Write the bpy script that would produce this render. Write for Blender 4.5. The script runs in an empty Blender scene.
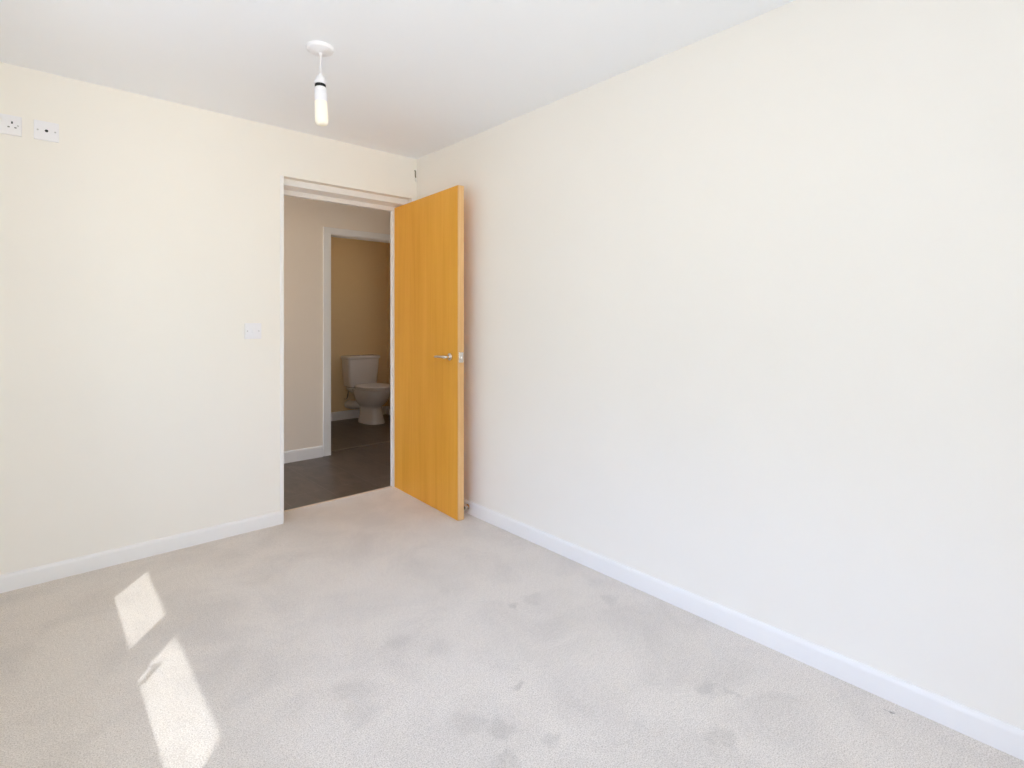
import bpy, bmesh, math, random
from mathutils import Vector, Matrix

# ------------------------------------------------------------------ scene
SC = bpy.context.scene
COL = SC.collection
PI = math.pi

# room dimensions (metres): X runs along the doorway wall, Y towards it
XL, XR = -0.30, 1.99          # window wall, long right wall
YN, YB = -0.45, 3.21          # wall behind the camera, doorway wall
H = 2.305
YH0 = 3.42                    # hall side of the doorway wall
YH1, YW0 = 4.555, 4.675       # hall / toilet partition
YW1 = 6.10                    # toilet back wall
XH0, XH1 = -0.30, 3.45         # hall ends
XW0, XW1 = 1.80, 3.335        # toilet side walls

# camera
cam_d = bpy.data.cameras.new('camera')
cam = bpy.data.objects.new('camera', cam_d)
COL.objects.link(cam)
cam.location = (0, 0, 1.18)
cam.rotation_euler = (PI/2, 0, -math.radians(41.9))
cam_d.sensor_width = 36
cam_d.lens = 533/1024*36
cam_d.shift_y = -63.3/1024
cam_d.clip_start = 0.02
SC.camera = cam

# world: hazy daylight sky
W = bpy.data.worlds.new('sky')
SC.world = W
W.use_nodes = True
wn = W.node_tree
bg = wn.nodes['Background']
bg.inputs['Strength'].default_value = 5.95
# bright haze: warm ground, warm-white horizon, blue overhead
wt = wn.nodes.new('ShaderNodeTexCoord')
ws = wn.nodes.new('ShaderNodeSeparateXYZ')
wm = wn.nodes.new('ShaderNodeMapRange')
wm.inputs['From Min'].default_value = -1.0
wm.inputs['From Max'].default_value = 1.0
wr = wn.nodes.new('ShaderNodeValToRGB')
wr.color_ramp.elements[0].position = 0.46
wr.color_ramp.elements[0].color = (1.15, 1.18, 1.23, 1)
wr.color_ramp.elements[1].position = 0.52
wr.color_ramp.elements[1].color = (0.965, 1.10, 1.22, 1)
we = wr.color_ramp.elements.new(0.70)
we.color = (0.76, 1.02, 1.58, 1)
wn.links.new(wt.outputs['Generated'], ws.inputs[0])
wn.links.new(ws.outputs['Z'], wm.inputs['Value'])
wn.links.new(wm.outputs[0], wr.inputs['Fac'])
# shading added: low sky on the window side dimmed to tone down the right wall
wa = wn.nodes.new('ShaderNodeMapRange'); wa.interpolation_type = 'SMOOTHSTEP'
wa.inputs['From Min'].default_value = -0.35
wa.inputs['From Max'].default_value = -0.75
wn.links.new(ws.outputs['X'], wa.inputs['Value'])
wb = wn.nodes.new('ShaderNodeMapRange'); wb.interpolation_type = 'SMOOTHSTEP'
wb.inputs['From Min'].default_value = 0.50
wb.inputs['From Max'].default_value = 0.25
wn.links.new(ws.outputs['Z'], wb.inputs['Value'])
wc_ = wn.nodes.new('ShaderNodeMath'); wc_.operation = 'MULTIPLY'
wn.links.new(wa.outputs[0], wc_.inputs[0]); wn.links.new(wb.outputs[0], wc_.inputs[1])
wd = wn.nodes.new('ShaderNodeMath'); wd.operation = 'MULTIPLY_ADD'
wn.links.new(wc_.outputs[0], wd.inputs[0])
wd.inputs[1].default_value = -0.65; wd.inputs[2].default_value = 1.0
we_ = wn.nodes.new('ShaderNodeVectorMath'); we_.operation = 'SCALE'
wn.links.new(wr.outputs['Color'], we_.inputs[0]); wn.links.new(wd.outputs[0], we_.inputs['Scale'])
# added tint: warm from behind the camera, bluer elsewhere, to warm the left carpet
wy = wn.nodes.new('ShaderNodeMapRange'); wy.interpolation_type = 'SMOOTHSTEP'
wy.inputs['From Min'].default_value = -0.35
wy.inputs['From Max'].default_value = -0.80
wn.links.new(ws.outputs['Y'], wy.inputs['Value'])
wq = wn.nodes.new('ShaderNodeMix'); wq.data_type = 'RGBA'
wn.links.new(wy.outputs[0], wq.inputs[0])
wq.inputs[6].default_value = (0.95, 0.98, 1.10, 1)
wq.inputs[7].default_value = (1.06, 0.985, 0.86, 1)
wv = wn.nodes.new('ShaderNodeVectorMath'); wv.operation = 'MULTIPLY'
wn.links.new(we_.outputs[0], wv.inputs[0]); wn.links.new(wq.outputs[2], wv.inputs[1])
wn.links.new(wv.outputs[0], bg.inputs['Color'])

# sun, shining through the window on to the carpet
SUN_AZ = Vector((0.595, 0.804, 0))
SUN_S = 1.9                                   # drop per metre of X
sd = Vector((SUN_AZ.x, SUN_AZ.y, -SUN_S*SUN_AZ.x)).normalized()
sun_d = bpy.data.lights.new('sun', 'SUN')
sun_d.energy = 2.5
sun_d.angle = math.radians(0.53)
sun_d.color = (0.96, 0.97, 1.0)
sun = bpy.data.objects.new('sun', sun_d)
COL.objects.link(sun)
sun.location = (-3, -3, 6)
sun.rotation_euler = sd.to_track_quat('-Z', 'Y').to_euler()

SC.view_settings.view_transform = 'Standard'
SC.view_settings.look = 'None'
SC.view_settings.gamma = 1.0
SC.view_settings.use_curve_mapping = False
SC.view_settings.exposure = 0.0
SC.cycles.use_denoising = True
SC.cycles.max_bounces = 16
SC.cycles.diffuse_bounces = 12
SC.cycles.glossy_bounces = 6
SC.cycles.transparent_max_bounces = 12
SC.cycles.sample_clamp_indirect = 8.0
SC.cycles.caustics_reflective = False
SC.cycles.caustics_refractive = False

# ------------------------------------------------------------------ materials
def mat(name, color, rough=0.5, metal=0.0, spec=0.5):
    m = bpy.data.materials.new(name)
    m.use_nodes = True
    b = m.node_tree.nodes['Principled BSDF']
    b.inputs['Base Color'].default_value = (*color, 1)
    b.inputs['Roughness'].default_value = rough
    b.inputs['Metallic'].default_value = metal
    b.inputs['Specular IOR Level'].default_value = spec
    return m

def nd(m, kind, **kw):
    n = m.node_tree.nodes.new(kind)
    for k, v in kw.items():
        setattr(n, k, v)
    return n

def lk(m, a, b):
    m.node_tree.links.new(a, b)

def bsdf(m):
    return m.node_tree.nodes['Principled BSDF']

def ramp(m, fac, stops):
    r = nd(m, 'ShaderNodeValToRGB')
    e = r.color_ramp.elements
    while len(e) < len(stops):
        e.new(0.5)
    for i, (p, c) in enumerate(stops):
        e[i].position = p
        e[i].color = (*c, 1)
    lk(m, fac, r.inputs['Fac'])
    return r.outputs['Color']

def noise(m, vec, scale, detail=2, rough=0.5, dist=0.0):
    n = nd(m, 'ShaderNodeTexNoise')
    n.inputs['Scale'].default_value = scale
    n.inputs['Detail'].default_value = detail
    n.inputs['Roughness'].default_value = rough
    n.inputs['Distortion'].default_value = dist
    lk(m, vec, n.inputs['Vector'])
    return n.outputs['Fac']

def objvec(m, scale=None):
    t = nd(m, 'ShaderNodeTexCoord')
    if scale is None:
        return t.outputs['Object']
    mp = nd(m, 'ShaderNodeMapping')
    mp.inputs['Scale'].default_value = scale
    lk(m, t.outputs['Object'], mp.inputs['Vector'])
    return mp.outputs['Vector']

def bump(m, height, strength, dist=0.002):
    b = nd(m, 'ShaderNodeBump')
    b.inputs['Strength'].default_value = strength
    b.inputs['Distance'].default_value = dist
    lk(m, height, b.inputs['Height'])
    lk(m, b.outputs['Normal'], bsdf(m).inputs['Normal'])

def paint(name, color, rough=0.9, spec=0.15):
    m = mat(name, color, rough, 0, spec)
    v = objvec(m)
    bump(m, noise(m, v, 260, 3), 0.05, 0.001)
    d = tuple(c*0.985 for c in color)
    lk(m, ramp(m, noise(m, v, 1.3, 3), [(0.35, d), (0.65, color)]), bsdf(m).inputs['Base Color'])
    return m

M_WALL = paint('cream_wall_paint', (0.90, 0.874, 0.818))
M_CEIL = paint('white_ceiling_paint', (0.92, 0.945, 0.985))
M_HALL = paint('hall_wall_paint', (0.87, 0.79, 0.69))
M_WC = paint('toilet_wall_paint', (0.80, 0.63, 0.385))
M_TRIM = mat('white_gloss_paint', (0.87, 0.865, 0.86), 0.32, 0, 0.4)
M_UPVC = mat('white_window_frame', (0.85, 0.85, 0.86), 0.35)
M_PLASTIC = mat('white_plastic', (0.86, 0.86, 0.89), 0.3)
M_CORD = mat('white_cord', (0.84, 0.83, 0.83), 0.5)
M_DARK = mat('dark_hole', (0.015, 0.015, 0.015), 0.6)
M_GREYSLOT = mat('grey_slot', (0.16, 0.16, 0.17), 0.6)
M_SCREW = mat('dull_screw', (0.55, 0.55, 0.55), 0.35, 1.0)
M_CHROME = mat('satin_chrome', (0.78, 0.75, 0.72), 0.22, 1.0)
M_BULB = mat('opal_bulb_cover', (0.94, 0.90, 0.78), 0.35)
bsdf(M_BULB).inputs['Emission Color'].default_value = (1.0, 0.93, 0.74, 1)
bsdf(M_BULB).inputs['Emission Strength'].default_value = 0.10
M_RUBBER = mat('black_rubber', (0.03, 0.03, 0.03), 0.7)
M_CERAMIC = mat('white_ceramic', (0.74, 0.73, 0.73), 0.12, 0, 0.6)
M_SEAT = mat('white_toilet_seat', (0.74, 0.71, 0.69), 0.25)
M_PIPE = mat('grey_white_pipe', (0.62, 0.60, 0.57), 0.45)
M_CABLE = mat('dark_cable', (0.20, 0.18, 0.13), 0.6)
M_STRIP = mat('beige_threshold', (0.62, 0.52, 0.40), 0.6)
M_GREYSTRIP = mat('grey_threshold', (0.22, 0.19, 0.165), 0.4, 0.3)

def wood(name, c_dark, c_mid, c_light, rough=0.42):
    m = mat(name, c_mid, rough, 0, 0.22)
    v = objvec(m, (9, 9, 0.55))
    broad = noise(m, v, 1.6, 4, 0.55, 0.4)
    v2 = objvec(m, (110, 110, 2.2))
    fine = noise(m, v2, 1.0, 3, 0.6)
    mx = nd(m, 'ShaderNodeMath', operation='MULTIPLY_ADD')
    lk(m, fine, mx.inputs[0])
    mx.inputs[1].default_value = 0.45
    lk(m, broad, mx.inputs[2])
    sub = nd(m, 'ShaderNodeMath', operation='SUBTRACT')
    lk(m, mx.outputs[0], sub.inputs[0])
    sub.inputs[1].default_value = 0.225
    lk(m, ramp(m, sub.outputs[0], [(0.30, c_dark), (0.5, c_mid), (0.70, c_light)]), bsdf(m).inputs['Base Color'])
    bump(m, fine, 0.04, 0.001)
    return m

M_OAK = wood('orange_oak_veneer', (0.77, 0.36, 0.042), (0.82, 0.40, 0.052), (0.86, 0.435, 0.062))
M_LIP = wood('pale_oak_lipping', (0.72, 0.42, 0.17), (0.80, 0.50, 0.23), (0.86, 0.57, 0.29))

def carpet():
    m = mat('beige_cut_pile_carpet', (0.6, 0.55, 0.5), 1.0, 0, 0.05)
    bsdf(m).inputs['Sheen Weight'].default_value = 0.25
    bsdf(m).inputs['Sheen Roughness'].default_value = 0.6
    v = objvec(m)
    pile = noise(m, v, 260, 2, 0.7)
    tuft = noise(m, v, 70, 3, 0.6)
    blot = noise(m, v, 3.2, 5, 0.62, 0.6)
    c1 = ramp(m, pile, [(0.32, (0.52, 0.46, 0.40)), (0.52, (0.77, 0.714, 0.65)), (0.72, (0.90, 0.855, 0.80))])
    # worn, flattened patches
    f2 = ramp(m, blot, [(0.34, (0.885, 0.885, 0.89)), (0.58, (1, 1, 1))])
    mul = nd(m, 'ShaderNodeMix', data_type='RGBA', blend_type='MULTIPLY')
    mul.inputs[0].default_value = 1.0
    lk(m, c1, mul.inputs[6]); lk(m, f2, mul.inputs[7])
    f3 = ramp(m, tuft, [(0.3, (0.92, 0.92, 0.92)), (0.6, (1, 1, 1))])
    mul2 = nd(m, 'ShaderNodeMix', data_type='RGBA', blend_type='MULTIPLY')
    mul2.inputs[0].default_value = 1.0
    lk(m, mul.outputs[2], mul2.inputs[6]); lk(m, f3, mul2.inputs[7])
    cur = mul2.outputs[2]
    # small dirty marks in the pile: (x, y, radius, darkness)
    geo = nd(m, 'ShaderNodeNewGeometry')
    wob = nd(m, 'ShaderNodeTexNoise')
    wob.inputs['Scale'].default_value = 16
    lk(m, geo.outputs['Position'], wob.inputs['Vector'])
    off = nd(m, 'ShaderNodeVectorMath', operation='MULTIPLY_ADD')
    lk(m, wob.outputs['Color'], off.inputs[0])
    off.inputs[1].default_value = (0.10, 0.10, 0)
    lk(m, geo.outputs['Position'], off.inputs[2])
    for (x, y, r, k) in STAINS:
        d = nd(m, 'ShaderNodeVectorMath', operation='DISTANCE')
        lk(m, off.outputs[0], d.inputs[0])
        d.inputs[1].default_value = (x+0.05, y+0.05, 0)
        mr = nd(m, 'ShaderNodeMapRange', interpolation_type='SMOOTHSTEP')
        mr.inputs['From Min'].default_value = r*0.25
        mr.inputs['From Max'].default_value = r
        mr.inputs['To Min'].default_value = k
        mr.inputs['To Max'].default_value = 1.0
        lk(m, d.outputs['Value'], mr.inputs['Value'])
        sc_ = nd(m, 'ShaderNodeVectorMath', operation='SCALE')
        lk(m, cur, sc_.inputs[0]); lk(m, mr.outputs[0], sc_.inputs['Scale'])
        cur = sc_.outputs[0]
    lk(m, cur, bsdf(m).inputs['Base Color'])
    add = nd(m, 'ShaderNodeMath', operation='ADD')
    lk(m, pile, add.inputs[0]); lk(m, tuft, add.inputs[1])
    bump(m, add.outputs[0], 0.5, 0.004)
    return m

def floor_at(px, py):
    """floor point seen at a photograph pixel (used once, for the carpet marks)"""
    a = math.radians(41.9)
    d = 533*1.18/(py-320.7)
    l = (px-512)/533*d
    return (math.sin(a)*d+math.cos(a)*l, math.cos(a)*d-math.sin(a)*l)

STAINS = []
for (px, py, r, k) in [(497, 728, .055, .84), (507, 763, .05, .86), (706, 690, .05, .87), (722, 737, .06, .85),
                       (518, 685, .022, .82), (354, 690, .09, .92), (440, 648, .08, .93), (551, 741, .035, .87),
                       (468, 721, .06, .90), (731, 695, .03, .88), (888, 712, .012, .5), (534, 598, .06, .90),
                       (611, 599, .05, .90), (511, 606, .03, .86), (400, 643, .07, .93), (360, 712, .07, .92)]:
    x, y = floor_at(px, py)
    STAINS.append((x, y, r, k))
M_CARPET = carpet()

def tiles():
    m = mat('dark_brown_vinyl_tile', (0.12, 0.095, 0.08), 0.35, 0, 0.5)
    v = objvec(m)
    br = nd(m, 'ShaderNodeTexBrick')
    br.offset = 0.0
    br.squash = 1.0
    br.inputs['Scale'].default_value = 1.0
    br.inputs['Brick Width'].default_value = 0.305
    br.inputs['Row Height'].default_value = 0.305
    br.inputs['Mortar Size'].default_value = 0.0018
    br.inputs['Color1'].default_value = (0.088, 0.068, 0.056, 1)
    br.inputs['Color2'].default_value = (0.105, 0.083, 0.069, 1)
    br.inputs['Mortar'].default_value = (0.17, 0.14, 0.12, 1)
    lk(m, v, br.inputs['Vector'])
    st = noise(m, objvec(m, (5, 2, 1)), 2.2, 6, 0.65, 0.8)
    f = ramp(m, st, [(0.3, (0.72, 0.72, 0.72)), (0.7, (1.3, 1.27, 1.22))])
    mul = nd(m, 'ShaderNodeMix', data_type='RGBA', blend_type='MULTIPLY')
    mul.inputs[0].default_value = 1.0
    lk(m, br.outputs['Color'], mul.inputs[6]); lk(m, f, mul.inputs[7])
    lk(m, mul.outputs[2], bsdf(m).inputs['Base Color'])
    return m
M_TILE = tiles()

def glass(name, tint):
    m = bpy.data.materials.new(name)
    m.use_nodes = True
    t = m.node_tree
    t.nodes.remove(t.nodes['Principled BSDF'])
    out = t.nodes['Material Output']
    tr = nd(m, 'ShaderNodeBsdfTransparent')
    tr.inputs['Color'].default_value = (*tint, 1)
    gl = nd(m, 'ShaderNodeBsdfGlossy')
    gl.inputs['Roughness'].default_value = 0.02
    mx = nd(m, 'ShaderNodeMixShader')
    mx.inputs[0].default_value = 0.05
    lk(m, tr.outputs[0], mx.inputs[1]); lk(m, gl.outputs[0], mx.inputs[2])
    lk(m, mx.outputs[0], out.inputs['Surface'])
    return m
M_GLASS = glass('clear_window_glass', (0.97, 0.98, 0.97))
M_AMBER = glass('warm_tint_glass', (1.0, 0.91, 0.78))  # tint added to warm the daylight entering hall and toilet

# ------------------------------------------------------------------ mesh helpers
def box(bm, x0, x1, y0, y1, z0, z1, mi=0, bev=0.0, seg=2):
    vs = [bm.verts.new((x, y, z)) for x in (x0, x1) for y in (y0, y1) for z in (z0, z1)]
    fs = []
    for idx in ((0, 1, 3, 2), (4, 6, 7, 5), (0, 4, 5, 1), (2, 3, 7, 6), (0, 2, 6, 4), (1, 5, 7, 3)):
        f = bm.faces.new([vs[i] for i in idx])
        f.material_index = mi
        fs.append(f)
    if bev:
        es = list({e for f in fs for e in f.edges})
        bmesh.ops.bevel(bm, geom=es, offset=bev, segments=seg, profile=0.5, affect='EDGES')
    return fs

def loft(bm, rings, cap0=True, cap1=True, closed=True):
    """rings: lists of points (same count), joined in order"""
    rv = [[bm.verts.new(p) for p in r] for r in rings]
    n = len(rv[0])
    for a, b in zip(rv, rv[1:]):
        for i in range(n if closed else n-1):
            j = (i+1) % n
            bm.faces.new((a[i], a[j], b[j], b[i]))
    if cap0: bm.faces.new(list(reversed(rv[0])))
    if cap1: bm.faces.new(rv[-1])
    return rv

def lathe(bm, prof, seg=40, origin=(0, 0, 0), axis='Z', cap0=True, cap1=True):
    """prof: (radius, height) pairs turned about an axis through origin"""
    o = Vector(origin)
    rings = []
    for r, h in prof:
        ring = []
        for i in range(seg):
            a = 2*PI*i/seg
            c, s = r*math.cos(a), r*math.sin(a)
            p = {'Z': Vector((c, s, h)), 'X': Vector((h, c, s)), 'Y': Vector((s, h, c))}[axis]
            ring.append(o+p)
        rings.append(ring)
    loft(bm, rings, cap0, cap1)

def tube(bm, pts, rad, seg=14):
    pts = [Vector(p) for p in pts]
    rads = rad if isinstance(rad, (list, tuple)) else [rad]*len(pts)
    up = None
    rings = []
    for i, p in enumerate(pts):
        t = (pts[min(i+1, len(pts)-1)]-pts[max(i-1, 0)]).normalized()
        if up is None:
            up = Vector((0, 0, 1)) if abs(t.z) < 0.9 else Vector((1, 0, 0))
        u = t.cross(up).normalized()
        up = u.cross(t).normalized()
        rings.append([p+rads[i]*(math.cos(2*PI*k/seg)*u+math.sin(2*PI*k/seg)*up) for k in range(seg)])
    loft(bm, rings)

def smooth_path(pts, n=8):
    """Catmull-Rom through pts"""
    P = [Vector(p) for p in pts]
    P = [2*P[0]-P[1]]+P+[2*P[-1]-P[-2]]
    out = []
    for i in range(1, len(P)-2):
        for k in range(n):
            t = k/n
            a, b, c, d = P[i-1], P[i], P[i+1], P[i+2]
            out.append(0.5*((2*b)+(c-a)*t+(2*a-5*b+4*c-d)*t*t+(3*b-a-3*c+d)*t**3))
    out.append(P[-2])
    return out

def obj(name, bm, m, parent=None, smooth=False):
    bmesh.ops.recalc_face_normals(bm, faces=bm.faces[:])
    me = bpy.data.meshes.new(name)
    bm.to_mesh(me)
    bm.free()
    for x in (m if isinstance(m, (list, tuple)) else [m]):
        me.materials.append(x)
    if smooth:
        me.polygons.foreach_set('use_smooth', [True]*len(me.polygons))
        me.set_sharp_from_angle(angle=math.radians(38))
    o = bpy.data.objects.new(name, me)
    COL.objects.link(o)
    if parent is not None:
        o.parent = parent
        o.matrix_parent_inverse = Matrix.Translation(-parent.location)
    return o

def tag(o, label, cat, group=None, kind=None):
    o['label'] = label
    o['category'] = cat
    if group: o['group'] = group
    if kind: o['kind'] = kind
    return o

def empty(name, loc, label, cat, kind=None):
    o = bpy.data.objects.new(name, None)
    o.empty_display_size = 0.1
    COL.objects.link(o)
    o.location = loc
    return tag(o, label, cat, None, kind)

def struct(name, bm, m, label, cat, smooth=False):
    return tag(obj(name, bm, m, None, smooth), label, cat, None, 'structure')

def B():
    return bmesh.new()

# ------------------------------------------------------------------ room shell
T = 0.12
VD = 0.30
bm = B(); box(bm, XL-0.34, XR+T, YN-VD, 3.385, -0.10, 0.0)
struct('floor', bm, M_CARPET, 'worn beige and grey cut pile carpet on the bedroom floor', 'carpet')

bm = B(); box(bm, XL-0.34, XR+T, YN-VD, YH0-0.06, H, H+0.12)
struct('ceiling', bm, M_CEIL, 'plain white ceiling of the bedroom', 'ceiling')

# doorway wall: opening X 1.075..1.968, up to 2.025
DX0, DX1, DZ = 1.066, 1.972, 2.026
bm = B()
box(bm, XL-0.34, DX0, YB, YH0, 0, H)
box(bm, DX0, DX1, YB, YH0, DZ, H)
box(bm, DX1, XR+T, YB, YH0, 0, H)
struct('wall_back', bm, M_WALL, 'cream wall with the doorway, under two white sockets', 'wall')

bm = B(); box(bm, XR, XR+T, YN-T, YB, 0, H)
struct('wall_right', bm, M_WALL, 'long bare cream wall on the right behind the open door', 'wall')

VX0, VX1, VZ0, VZ1, VD = -0.22, 1.12, 0.75, 2.15, 0.30
bm = B()
box(bm, XL-0.33, VX0, YN-VD, YN, 0, H)
box(bm, VX1, XR+T, YN-VD, YN, 0, H)
box(bm, VX0, VX1, YN-VD, YN, 0, VZ0)
box(bm, VX0, VX1, YN-VD, YN, VZ1, H)
struct('wall_near', bm, M_WALL, 'cream wall holding the added window behind the camera', 'wall')

# window wall with one opening
WY0, WY1, WZ0, WZ1, WD = 0.295, 2.07, 1.055, 1.9475, 0.33
bm = B()
box(bm, XL-WD, XL, YN, WY0, 0, H)
box(bm, XL-WD, XL, WY1, YB, 0, H)
box(bm, XL-WD, XL, WY0, WY1, 0, WZ0)
box(bm, XL-WD, XL, WY0, WY1, WZ1, H)
struct('wall_left', bm, M_WALL, 'cream wall holding the window, left of the camera', 'wall')

# window: frame, mullion, two panes (outside the picture; it lets the daylight in)
win = empty('window_1', (XL-0.21, (WY0+WY1)/2, WZ0), 'white framed two-pane window left of the camera', 'window', 'structure')
fx0, fx1, fw = XL-0.25, XL-0.17, 0.06
bm = B()
box(bm, fx0, fx1, WY0, WY0+fw, WZ0, WZ1, 0, .004)
box(bm, fx0, fx1, WY1-fw, WY1, WZ0, WZ1, 0, .004)
box(bm, fx0, fx1, WY0+fw, WY1-fw, WZ0, WZ0+fw, 0, .004)
box(bm, fx0, fx1, WY0+fw, WY1-fw, WZ1-fw, WZ1, 0, .004)
box(bm, fx0, fx1, 1.157, 1.252, WZ0+fw, WZ1-fw, 0, .004)
obj('window_frame', bm, M_UPVC, win)
for (a, b) in ((WY0+fw, 1.157), (1.252, WY1-fw)):
    bm = B(); box(bm, fx0+.03, fx0+.036, a, b, WZ0+fw, WZ1-fw)
    obj('window_pane', bm, M_GLASS, win)
# handle of the far sash
bm = B()
box(bm, fx1, fx1+.012, 1.160, 1.190, 1.36, 1.42, 0, .003)
tube(bm, smooth_path([(fx1+.010, 1.172, 1.41), (fx1+.04, 1.172, 1.41), (fx1+.046, 1.170, 1.39), (fx1+.046, 1.166, 1.31)]), .009)
obj('window_handle', bm, M_UPVC, win, True)

# unseen window added behind the camera to even out the daylight
w2 = empty('added_window_2', ((VX0+VX1)/2, YN-0.18, VZ0), 'white framed window added behind the camera for fill light', 'window', 'structure')
gy0, gy1 = YN-0.22, YN-0.14
bm = B()
box(bm, VX0, VX0+fw, gy0, gy1, VZ0, VZ1, 0, .004)
box(bm, VX1-fw, VX1, gy0, gy1, VZ0, VZ1, 0, .004)
box(bm, VX0+fw, VX1-fw, gy0, gy1, VZ0, VZ0+fw, 0, .004)
box(bm, VX0+fw, VX1-fw, gy0, gy1, VZ1-fw, VZ1, 0, .004)
obj('window_frame', bm, M_UPVC, w2)
bm = B(); box(bm, VX0+fw, VX1-fw, gy0+.03, gy0+.036, VZ0+fw, VZ1-fw)
obj('window_pane', bm, M_GLASS, w2)

bm = B(); box(bm, XL-0.33, XR+T, YN-VD-1.4, YN-VD, 2.20, 2.36)  # unseen slab added to block sun from the window behind the camera
struct('slab_sun_block', bm, M_UPVC, 'unseen slab added outside to keep the sun off the window behind the camera', 'slab')

# daylight portals filling the openings (they guide the sky's own light and add none)
def portal(loc, sx, sy, direction):
    pd = bpy.data.lights.new('window_portal', 'AREA')
    pd.shape = 'RECTANGLE'; pd.size = sx; pd.size_y = sy
    pd.cycles.is_portal = True
    po = bpy.data.objects.new('window_portal', pd)
    COL.objects.link(po)
    po.location = loc
    po.rotation_euler = Vector(direction).to_track_quat('-Z', 'Z').to_euler()
portal((XL-WD-0.01, (WY0+WY1)/2, (WZ0+WZ1)/2), WY1-WY0, WZ1-WZ0, (1, 0, 0))
portal(((VX0+VX1)/2, YN-VD-0.01, (VZ0+VZ1)/2), VX1-VX0, VZ1-VZ0, (0, 1, 0))

# ---- hall and toilet shell
bm = B(); box(bm, XH0-T, XH1+T, 3.402, YW0-0.02, -0.10, -0.002)
struct('floor_hall', bm, M_TILE, 'dark brown tiled hall floor beyond the doorway', 'floor')
bm = B(); box(bm, XW0-T, XW1+T, YW0+0.02, YW1+T, -0.10, -0.002)
struct('floor_toilet', bm, M_TILE, 'dark brown floor around the toilet', 'floor')
bm = B(); box(bm, XH0-T, XH1+T, YH0-0.06, YW1+T, H, H+0.12)
struct('ceiling_hall', bm, M_CEIL, 'white ceiling over the hall and the toilet room', 'ceiling')
WX0, WX1, WZ = 1.926, 2.70, 1.96
bm = B()
box(bm, XH0-T, WX0, YH1, YW0, -0.1, H)
box(bm, WX0, WX1, YH1, YW0, WZ, H)
box(bm, WX1, XH1+T, YH1, YW0, -0.1, H)
struct('wall_hall_far', bm, M_HALL, 'shaded beige hall wall around the toilet doorway', 'wall')
UY0, UY1, UZ0, UZ1 = 3.50, 4.48, 0.30, 2.10
bm = B()
box(bm, XH0-T, XH0, YH0, UY0, -0.1, H)
box(bm, XH0-T, XH0, UY1, YH1, -0.1, H)
box(bm, XH0-T, XH0, UY0, UY1, -0.1, UZ0)
box(bm, XH0-T, XH0, UY0, UY1, UZ1, H)
struct('wall_hall_left', bm, M_HALL, 'hall end wall with an added window, hidden left of the doorway', 'wall')
w3 = empty('added_window_3', (XH0-.06, 3.99, UZ0), 'white framed window with warm-tinted glass, added at the hidden hall end for light', 'window', 'structure')  # unseen window added to brighten the hall
bm = B()
hx0, hx1 = XH0-.09, XH0-.03
box(bm, hx0, hx1, UY0, UY0+fw, UZ0, UZ1, 0, .004)
box(bm, hx0, hx1, UY1-fw, UY1, UZ0, UZ1, 0, .004)
box(bm, hx0, hx1, UY0+fw, UY1-fw, UZ0, UZ0+fw, 0, .004)
box(bm, hx0, hx1, UY0+fw, UY1-fw, UZ1-fw, UZ1, 0, .004)
obj('window_frame', bm, M_UPVC, w3)
bm = B(); box(bm, hx0+.02, hx0+.026, UY0+fw, UY1-fw, UZ0+fw, UZ1-fw)
obj('window_pane', bm, M_AMBER, w3)
portal((XH0-T-.01, 3.99, (UZ0+UZ1)/2), UY1-UY0, UZ1-UZ0, (1, 0, 0))
bm = B(); box(bm, XH1, XH1+T, YH0, YH1, -0.1, H)
struct('wall_hall_right', bm, M_HALL, 'hall end wall hidden behind the oak door', 'wall')
bm = B(); box(bm, XR+T, XH1+T, YB, YH0, -0.1, H)
struct('wall_hall_near', bm, M_HALL, 'hall wall continuing the doorway wall behind the oak door', 'wall')
bm = B(); box(bm, XW0-T, XW1+T, YW1, YW1+T, -0.1, H)
struct('wall_toilet_back', bm, M_WC, 'dim tan wall directly behind the toilet cistern', 'wall')
bm = B(); box(bm, XW0-T, XW0, YW0, YW1, -0.1, H)
struct('wall_toilet_left', bm, M_WC, 'tan side wall left of the toilet', 'wall')
QY0, QY1, QZ0, QZ1 = 4.98, 5.40, 1.25, 1.85
bm = B()
box(bm, XW1, XW1+T, YW0, QY0, -0.1, H)
box(bm, XW1, XW1+T, QY1, YW1, -0.1, H)
box(bm, XW1, XW1+T, QY0, QY1, -0.1, QZ0)
box(bm, XW1, XW1+T, QY0, QY1, QZ1, H)
struct('wall_toilet_right', bm, M_WC, 'tan side wall right of the toilet', 'wall')
w4 = empty('added_window_4', (XW1+.06, (QY0+QY1)/2, QZ0), 'small white framed window added for light in the toilet side wall, hidden by the oak door', 'window', 'structure')  # unseen window added to brighten the toilet room
bm = B()
qx0, qx1 = XW1+.03, XW1+.09
box(bm, qx0, qx1, QY0, QY0+.05, QZ0, QZ1, 0, .004)
box(bm, qx0, qx1, QY1-.05, QY1, QZ0, QZ1, 0, .004)
box(bm, qx0, qx1, QY0+.05, QY1-.05, QZ0, QZ0+.05, 0, .004)
box(bm, qx0, qx1, QY0+.05, QY1-.05, QZ1-.05, QZ1, 0, .004)
obj('window_frame', bm, M_UPVC, w4)
bm = B(); box(bm, qx0+.02, qx0+.026, QY0+.05, QY1-.05, QZ0+.05, QZ1-.05)
obj('window_pane', bm, M_AMBER, w4)
portal((XW1+T+.01, (QY0+QY1)/2, (QZ0+QZ1)/2), QY1-QY0, QZ1-QZ0, (-1, 0, 0))

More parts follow.
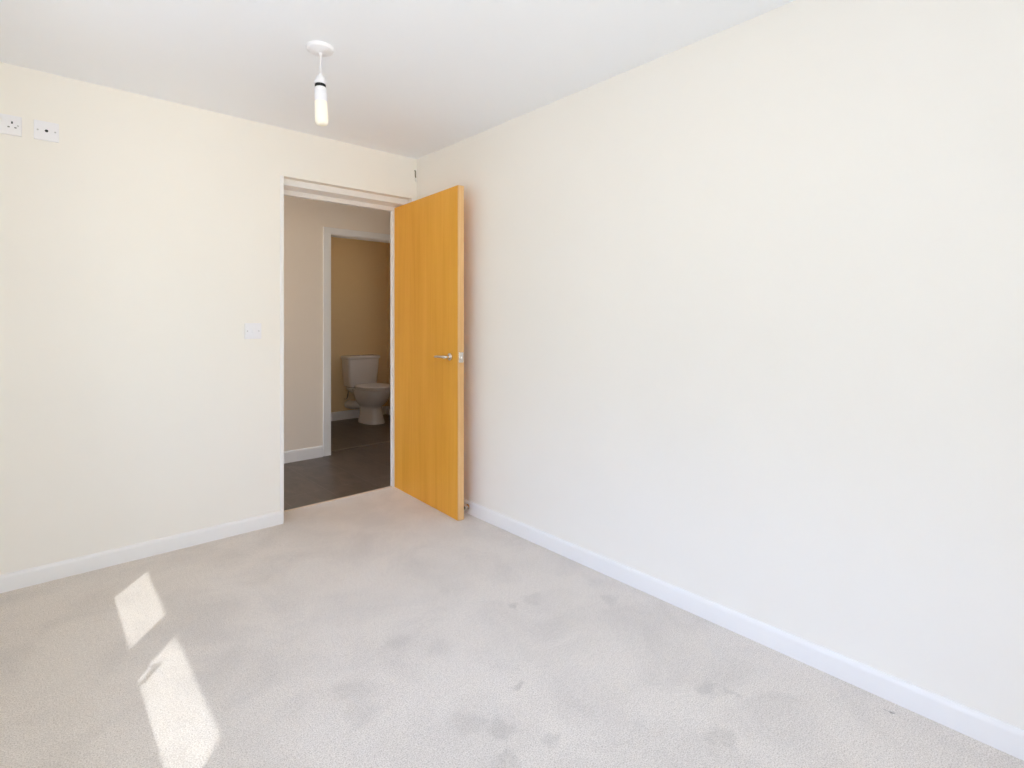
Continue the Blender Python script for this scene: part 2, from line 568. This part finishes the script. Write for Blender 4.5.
# ---- skirting boards: a profile with an eased top swept along a straight run
def skirting(name, p0, p1, inward, label, h=0.075, t=0.015, m=None):
    p0, p1, n = Vector((*p0, 0)), Vector((*p1, 0)), Vector((*inward, 0))
    prof = [(0, -0.002), (t, -0.002), (t, h-0.016), (t*0.85, h-0.007), (t*0.5, h-0.001), (0.003, h), (0, h)]
    bm = B()
    loft(bm, [[p+n*a+Vector((0, 0, z)) for a, z in prof] for p in (p0, p1)])
    o = struct(name, bm, m or M_TRIM, label, 'skirting board', True)
    return o
skirting('baseboard_back', (XL, YB), (1.080, YB), (0, -1), 'white skirting along the socket wall, ending at the doorway')
skirting('baseboard_right', (XR, YN), (XR, YB), (-1, 0), 'long white skirting at the foot of the right wall')
skirting('baseboard_left', (XL, YN), (XL, YB-0.015), (1, 0), 'white skirting under the window')
skirting('baseboard_near', (XL+.015, YN), (XR-.015, YN), (0, 1), 'white skirting behind the camera')
skirting('baseboard_hall', (XH0, YH1), (1.868, YH1), (0, -1), 'shaded white skirting on the hall wall left of the toilet doorway', .095)
skirting('baseboard_toilet', (XW0, YW1), (XW1, YW1), (0, -1), 'dim grey-white skirting behind the toilet', .10)
skirting('baseboard_toilet_right', (XW1, YW0), (XW1, YW1-.015), (-1, 0), 'skirting on the toilet side wall', .10)

# ---- bedroom door lining with stops
fr = empty('trim_1', (1.52, 3.31, 0), 'white painted door lining around the bedroom doorway', 'door frame', 'structure')
LX0, LX1, LZ = 1.088, 1.948, 1.988
bm = B()
box(bm, DX0, LX0, YB-.002, YH0+.002, 0, DZ, 0, .0015)
obj('jamb', bm, M_TRIM, fr)
bm = B()
box(bm, LX1, DX1, YB-.002, YH0+.002, 0, DZ, 0, .0015)
obj('jamb', bm, M_TRIM, fr)
bm = B()
box(bm, LX0, LX1, YB+.055, YH0+.002, LZ, DZ, 0, .0015)
obj('head', bm, M_TRIM, fr)
SY0, SY1, SZ = 3.381, 3.415, 1.958
bm = B()
box(bm, LX0, LX0+.014, SY0, SY1, 0, LZ, 0, .0015)
obj('door_stop_bead', bm, M_TRIM, fr)
bm = B()
box(bm, LX1-.052, LX1, SY0, SY1, 0, LZ, 0, .0015)
obj('door_stop_bead', bm, M_TRIM, fr)
bm = B()
box(bm, LX0+.014, LX1-.052, SY0, SY1, SZ, LZ, 0, .0015)
obj('door_stop_bead', bm, M_TRIM, fr)
# carpet edge strip under the closed door's line
bm = B(); box(bm, LX0+.001, LX1-.001, 3.385, 3.402, -.08, 0.004, 0, .0015)
struct('trim_2', bm, M_STRIP, 'thin beige strip where the carpet meets the dark hall tiles', 'threshold')

# ---- toilet doorway: lining and architrave
af = empty('trim_3', (2.3, 4.6, 0), 'shaded white frame and architrave around the toilet doorway', 'door frame', 'structure')
TX0, TX1, TZ = 1.946, 2.68, 1.938
bm = B()
box(bm, WX0, TX0, YH1-.002, YW0+.002, 0, WZ, 0, .001)
box(bm, TX1, WX1, YH1-.002, YW0+.002, 0, WZ, 0, .001)
box(bm, TX0, TX1, YH1-.002, YW0+.002, TZ, WZ, 0, .001)
obj('lining', bm, M_TRIM, af)
AW = 0.068
def architrave(x0, x1, z0, z1):
    bm = B(); box(bm, x0, x1, YH1-.017, YH1-.001, z0, z1, 0, .004)
    return obj('architrave', bm, M_TRIM, af)
architrave(TX0-AW-.005, TX0-.005, 0, TZ+.005)
architrave(TX1+.005, TX1+AW+.005, 0, TZ+.005)
architrave(TX0-AW-.005, TX1+AW+.005, TZ+.005, TZ+.005+.055)
bm = B(); box(bm, TX0+.001, TX1-.001, YW0-.02, YW0+.02, -.08, 0.004, 0, .0015)
struct('trim_4', bm, M_GREYSTRIP, 'thin threshold strip across the toilet doorway floor', 'threshold')

# ------------------------------------------------------------------ oak door, open about ninety degrees
HX, HY = 1.946, 3.374                       # hinge line (room-side corner of the leaf)
LW, LT, LH, LG = 0.832, 0.040, 1.978, 0.001  # leaf width, thickness, height, gap below
door = empty('door_1', (HX, HY, 0), 'orange oak veneer flush door standing open against the right wall', 'door', 'structure')
# leaf built in its open position: runs from the hinge towards -Y, front face towards -X
bm = B()
box(bm, HX-LT, HX, HY-LW+.008, HY-.008, LG, LG+LH)
obj('leaf', bm, M_OAK, door)
bm = B()
box(bm, HX-LT, HX, HY-LW, HY-LW+.008, LG, LG+LH, 0, .0012)
o = obj('edge_lipping', bm, M_LIP, door); o['label'] = 'paler oak lipping on the free edge'
bm = B()
box(bm, HX-LT, HX, HY-.008, HY, LG, LG+LH, 0, .0012)
obj('edge_lipping', bm, M_LIP, door)
hy, hz = HY-LW+.084, 0.963
def handle(face_x, sgn):
    root = B()
    lathe(root, [(.0, 0), (.023, 0), (.0235, sgn*.004), (.022, sgn*.009), (.012, sgn*.010), (.0, sgn*.010)], 32, (face_x, hy, hz), 'X', False, False)
    h = obj('door_handle', root, M_CHROME, door, True)
    h['label'] = 'satin chrome lever handle'
    bm = B()
    p = smooth_path([(face_x+sgn*.006, hy, hz), (face_x+sgn*.032, hy, hz), (face_x+sgn*.044, hy+.012, hz),
                     (face_x+sgn*.046, hy+.05, hz), (face_x+sgn*.044, hy+.085, hz-.001), (face_x+sgn*.042, hy+.112, hz-.003)], 6)
    n = len(p)
    tube(bm, p, [.0095 if i < n*0.45 else .0095-.002*(i/n) for i in range(n)], 16)
    lv = obj('lever', bm, M_CHROME, h, True)
    lv.matrix_parent_inverse = Matrix.Identity(4)
    return h
def handle_set(face_x, sgn):
    h = handle(face_x, sgn)
    for c in h.children:
        c.matrix_parent_inverse = h.matrix_world.inverted() if False else Matrix.Identity(4)
handle_set(HX-LT, -1)
handle_set(HX, 1)
bm = B()
box(bm, HX-LT+.004, HX-.004, HY-LW-.0015, HY-LW+.002, hz-.030, hz+.030, 0, .0007)
box(bm, HX-LT+.013, HX-.013, HY-LW-.011, HY-LW, hz-.010, hz+.010, 0, .003)
obj('latch', bm, M_CHROME, door)
# swing the leaf a shade past ninety degrees
door.rotation_euler = (0, 0, math.radians(-3.2))

# chrome stop on the skirting behind the door
ds = empty('door_stop', (1.975, 2.602, .045), 'small chrome and rubber stop on the skirting behind the open door', 'door stop')
bm = B()
lathe(bm, [(0, 0), (.016, 0), (.016, -.003), (.010, -.006), (.0065, -.012), (.0065, -.030), (0, -.030)], 20, (1.975, 2.602, .045), 'X', False, False)
obj('stem', bm, M_CHROME, ds, True)
bm = B()
lathe(bm, [(0, -.027), (.009, -.027), (.0105, -.030), (.0105, -.042), (.009, -.045), (0, -.045)], 20, (1.975, 2.602, .045), 'X', False, False)
obj('rubber_tip', bm, M_RUBBER, ds, True)

# ------------------------------------------------------------------ ceiling pendant
PX, PY = 0.878, 2.16
pend = empty('ceiling_pendant', (PX, PY, H), 'white ceiling pendant with bare opal bulb and no shade', 'light')
bm = B()
lathe(bm, [(0, H), (.054, H), (.054, H-.006), (.051, H-.014), (.042, H-.019), (.018, H-.022), (.008, H-.025), (.006, H-.031), (0, H-.031)], 48, (PX, PY, 0), 'Z', False, False)
obj('ceiling_rose', bm, M_PLASTIC, pend, True)
bm = B(); tube(bm, [(PX, PY, H-.028), (PX, PY, 2.16)], .0034, 10)
obj('flex', bm, M_CORD, pend, True)
bm = B()
lathe(bm, [(0, 2.196), (.007, 2.196), (.010, 2.190), (.0165, 2.180), (.0185, 2.172), (.0185, 2.163), (.0255, 2.162), (.0255, 2.153), (.022, 2.152), (0, 2.152)], 36, (PX, PY, 0), 'Z', False, False)
lh = obj('lamp_holder', bm, M_PLASTIC, pend, True)
bm = B()
lathe(bm, [(0, 2.153), (.0205, 2.153), (.0215, 2.151), (.0215, 2.139), (.0205, 2.137), (0, 2.137)], 36, (PX, PY, 0), 'Z', False, False)
o = obj('holder_gap', bm, M_DARK, lh, True)  # black colour gives the shaded gap between holder and bulb base
o.matrix_parent_inverse = Matrix.Identity(4); o.location = (0, 0, 0)
# bulb: white ballast base and opal cover, leaning very slightly
def tilt(bm):
    bmesh.ops.rotate(bm, verts=bm.verts[:], cent=(PX, PY, 2.145), matrix=Matrix.Rotation(math.radians(-2.2), 3, Vector((0.668, 0.744, 0))))
bm = B()
lathe(bm, [(0, 2.142), (.019, 2.142), (.0225, 2.138), (.0245, 2.130), (.0245, 2.120), (.0235, 2.118), (.0245, 2.116), (.0250, 2.084), (.0245, 2.080), (0, 2.080)], 36, (PX, PY, 0), 'Z', False, False)
tilt(bm)
bulb = obj('light_bulb', bm, M_PLASTIC, pend, True)
bm = B()
lathe(bm, [(0, 2.082), (.0245, 2.082), (.0252, 2.074), (.0265, 2.03), (.0265, 2.005), (.0252, 1.995), (.0205, 1.988), (.012, 1.9845), (0, 1.984)], 36, (PX, PY, 0), 'Z', False, False)
tilt(bm)
o = obj('opal_cover', bm, M_BULB, bulb, True)
o.matrix_parent_inverse = Matrix.Identity(4); o.location = (0, 0, 0)

# ------------------------------------------------------------------ wall plates
def plate_mesh(cx, cz, w, h, t=0.009):
    bm = B(); box(bm, cx-w/2, cx+w/2, YB-t, YB, cz-h/2, cz+h/2, 0, .0028, 3)
    return bm
def disc(bm, cx, cz, r, y, t=0.0012, seg=20):
    lathe(bm, [(0, 0), (r, 0), (r, -t), (0, -t)], seg, (cx, y, cz), 'Y', False, False)

SKZ = 2.037
s = empty('wall_socket', (-.112, YB, SKZ), 'white double power socket high on the wall, cut by the left edge', 'socket')
obj('face_plate', plate_mesh(-.112, SKZ, .146, .086), M_PLASTIC, s, True)
for cx in (-.071, -.149):
    bm = B()
    box(bm, cx-.003, cx+.003, YB-.0098, YB-.008, SKZ+.006, SKZ+.016, 0, .0003)
    obj('earth_hole', bm, M_DARK, s)
    for dx in (-.011, .011):
        bm = B(); box(bm, cx+dx-.0035, cx+dx+.0035, YB-.0096, YB-.008, SKZ-.012, SKZ-.007, 0, .0003)
        obj('pin_hole', bm, M_GREYSLOT, s)
for cx in (-.102, -.128):
    bm = B(); box(bm, cx-.007, cx+.007, YB-.013, YB-.008, SKZ+.014, SKZ+.034, 0, .002)
    obj('rocker_switch', bm, M_PLASTIC, s, True)
for cx in (-.112-.0603, -.112+.0603):
    bm = B(); disc(bm, cx, SKZ, .0034, YB-.0088)
    obj('screw', bm, M_SCREW, s)

AX, AZ = 0.043, 2.038
s = empty('aerial_socket', (AX, YB, AZ), 'white single aerial socket with one dark hole beside the power socket', 'socket')
obj('face_plate', plate_mesh(AX, AZ, .086, .086), M_PLASTIC, s, True)
bm = B()
lathe(bm, [(.0085, 0), (.0085, -.004), (.0062, -.004), (.0062, 0)], 24, (AX, YB-.0085, AZ), 'Y', False, False)
obj('aerial_ring', bm, M_PLASTIC, s, True)
bm = B(); disc(bm, AX, AZ, .0064, YB-.0085, .002)
obj('aerial_hole', bm, M_DARK, s)
for dx in (-.030, .030):
    bm = B(); disc(bm, AX+dx, AZ, .0036, YB-.0088)
    obj('screw', bm, M_SCREW, s)

LX, LZs = 0.918, 1.122
s = empty('light_switch', (LX, YB, LZs), 'white light switch plate on the wall left of the doorway', 'switch')
obj('face_plate', plate_mesh(LX, LZs, .088, .088), M_PLASTIC, s, True)
bm = B()
box(bm, LX-.0065, LX+.0065, YB-.014, YB-.008, LZs-.012, LZs+.012, 0, .002)
obj('rocker', bm, M_PLASTIC, s, True)
for dx in (-.030, .030):
    bm = B(); disc(bm, LX+dx, LZs, .0032, YB-.0088)
    obj('screw', bm, M_SCREW, s)

# cable stub with a pale tip in the corner above the door
kx = 1.972
cs = empty('cable_stub', (kx, YB, 2.215), 'short dark cable end with pale tip in the corner above the door', 'cable')
bm = B()
tube(bm, smooth_path([(kx, YB+.004, 2.222), (kx, YB-.005, 2.221), (kx, YB-.008, 2.214), (kx, YB-.008, 2.190), (kx+.002, YB-.009, 2.170)], 5), .0042, 10)
obj('cable', bm, M_CABLE, cs, True)
bm = B(); tube(bm, [(kx+.002, YB-.009, 2.172), (kx+.003, YB-.010, 2.164), (kx+.004, YB-.011, 2.148), (kx+.004, YB-.011, 2.145)], [.0055, .0068, .0062, .003], 12)
obj('cable_tip', bm, M_CORD, cs, True)

# ------------------------------------------------------------------ toilet
TCX = 2.93
wc = empty('toilet', (TCX, YW1, 0), 'white close-coupled toilet with its lid down in the far room', 'toilet')
def P(x, y, z):                 # toilet space: y forward from the back wall
    return Vector((TCX+x, YW1-y, z*0.972))
def egg(hw, y0, y1, z, n=40, e=2.35, taper=0.10):
    """rounded plan outline between y0 (back) and y1 (front), half width hw"""
    cy, hl = (y0+y1)/2, (y1-y0)/2
    r = []
    for i in range(n):
        a = 2*PI*i/n
        c, s = math.cos(a), math.sin(a)
        ex = abs(c)**(2/e)*(1 if c >= 0 else -1)
        ey = abs(s)**(2/e)*(1 if s >= 0 else -1)
        r.append(P(hw*ex*(1-taper*ey), cy+hl*ey, z))
    return r
# pan: flared foot, waist, round bowl
bm = B()
loft(bm, [egg(.122, .20, .575, 0.0, e=2.8, taper=.06), egg(.120, .20, .573, .02, e=2.8, taper=.06), egg(.108, .21, .558, .08, e=2.6, taper=.06),
          egg(.099, .21, .545, .14, e=2.5, taper=.05), egg(.097, .20, .540, .178, e=2.4, taper=.05), egg(.104, .19, .552, .198, e=2.3), egg(.128, .18, .585, .222, e=2.3),
          egg(.150, .17, .622, .255, e=2.3), egg(.166, .15, .655, .30, e=2.3), egg(.176, .13, .675, .35, e=2.35), egg(.180, .12, .684, .385, e=2.4),
          egg(.180, .12, .684, .398, e=2.4), egg(.174, .126, .677, .402, e=2.4)])
obj('pan', bm, M_CERAMIC, wc, True)
# shelf of the pan that carries the cistern
bm = B()
loft(bm, [egg(.13, .02, .24, .34, e=4, taper=0), egg(.165, .015, .26, .375, e=4.5, taper=0), egg(.17, .015, .26, .400, e=4.5, taper=0)])
obj('pan_shelf', bm, M_CERAMIC, wc, True)
# seat and lid
bm = B()
loft(bm, [egg(.183, .215, .698, .404), egg(.188, .212, .704, .409), egg(.188, .212, .704, .418), egg(.184, .215, .699, .421)])
obj('seat', bm, M_SEAT, wc, True)
bm = B()
loft(bm, [egg(.186, .205, .702, .423), egg(.191, .202, .708, .428), egg(.190, .202, .707, .441), egg(.180, .210, .695, .447), egg(.12, .26, .630, .450)])
obj('lid', bm, M_SEAT, wc, True)
for sx in (-.075, .075):
    bm = B(); lathe(bm, [(0, -.02), (.012, -.02), (.012, .02), (0, .02)], 16, P(sx, .200, .428), 'X', False, False)
    obj('seat_hinge', bm, M_SEAT, wc, True)
# cistern, tapering downwards
def rect(hw, y0, y1, z, r=.035, n=6):
    pts = []
    for (cx, cy, a0) in ((hw-r, y1-r, 0), (-hw+r, y1-r, 90), (-hw+.012, y0+.012, 180), (hw-.012, y0+.012, 270)):
        rr = r if cy > (y0+y1)/2 else .012
        for k in range(n+1):
            a = math.radians(a0+90*k/n)
            pts.append(P(cx+rr*math.cos(a), cy+rr*math.sin(a), z))
    return pts
bm = B()
loft(bm, [rect(.150, .012, .170, .402), rect(.170, .012, .187, .412), rect(.178, .012, .195, .44), rect(.192, .012, .205, .60), rect(.201, .012, .210, .742), rect(.199, .012, .208, .748)])
obj('cistern', bm, M_CERAMIC, wc, True)
bm = B()
loft(bm, [rect(.205, .008, .214, .746), rect(.212, .006, .222, .752), rect(.213, .006, .223, .772), rect(.208, .008, .218, .781), rect(.196, .015, .204, .785)])
obj('cistern_lid', bm, M_CERAMIC, wc, True)
bm = B()
lathe(bm, [(0, .784), (.021, .784), (.021, .789), (.019, .791), (0, .791)], 28, (TCX, YW1-.11, -.022), 'Z', False, False)
obj('flush_button', bm, M_CHROME, wc, True)
# waste outlet and connector to the wall, supply pipe
bm = B()
tube(bm, smooth_path([P(-.02, .24, .19), P(-.06, .18, .19), P(-.10, .12, .185), P(-.11, .0, .18)], 5), .05, 20)
o = obj('waste_pipe', bm, M_PIPE, wc, True); o['label'] = 'grey-white waste connector behind the pan'
bm = B()
tube(bm, smooth_path([P(-.15, .09, .42), P(-.15, .09, .34), P(-.155, .06, .26), P(-.16, .0, .25)], 5), .0075, 10)
obj('supply_pipe', bm, M_CHROME, wc, True)
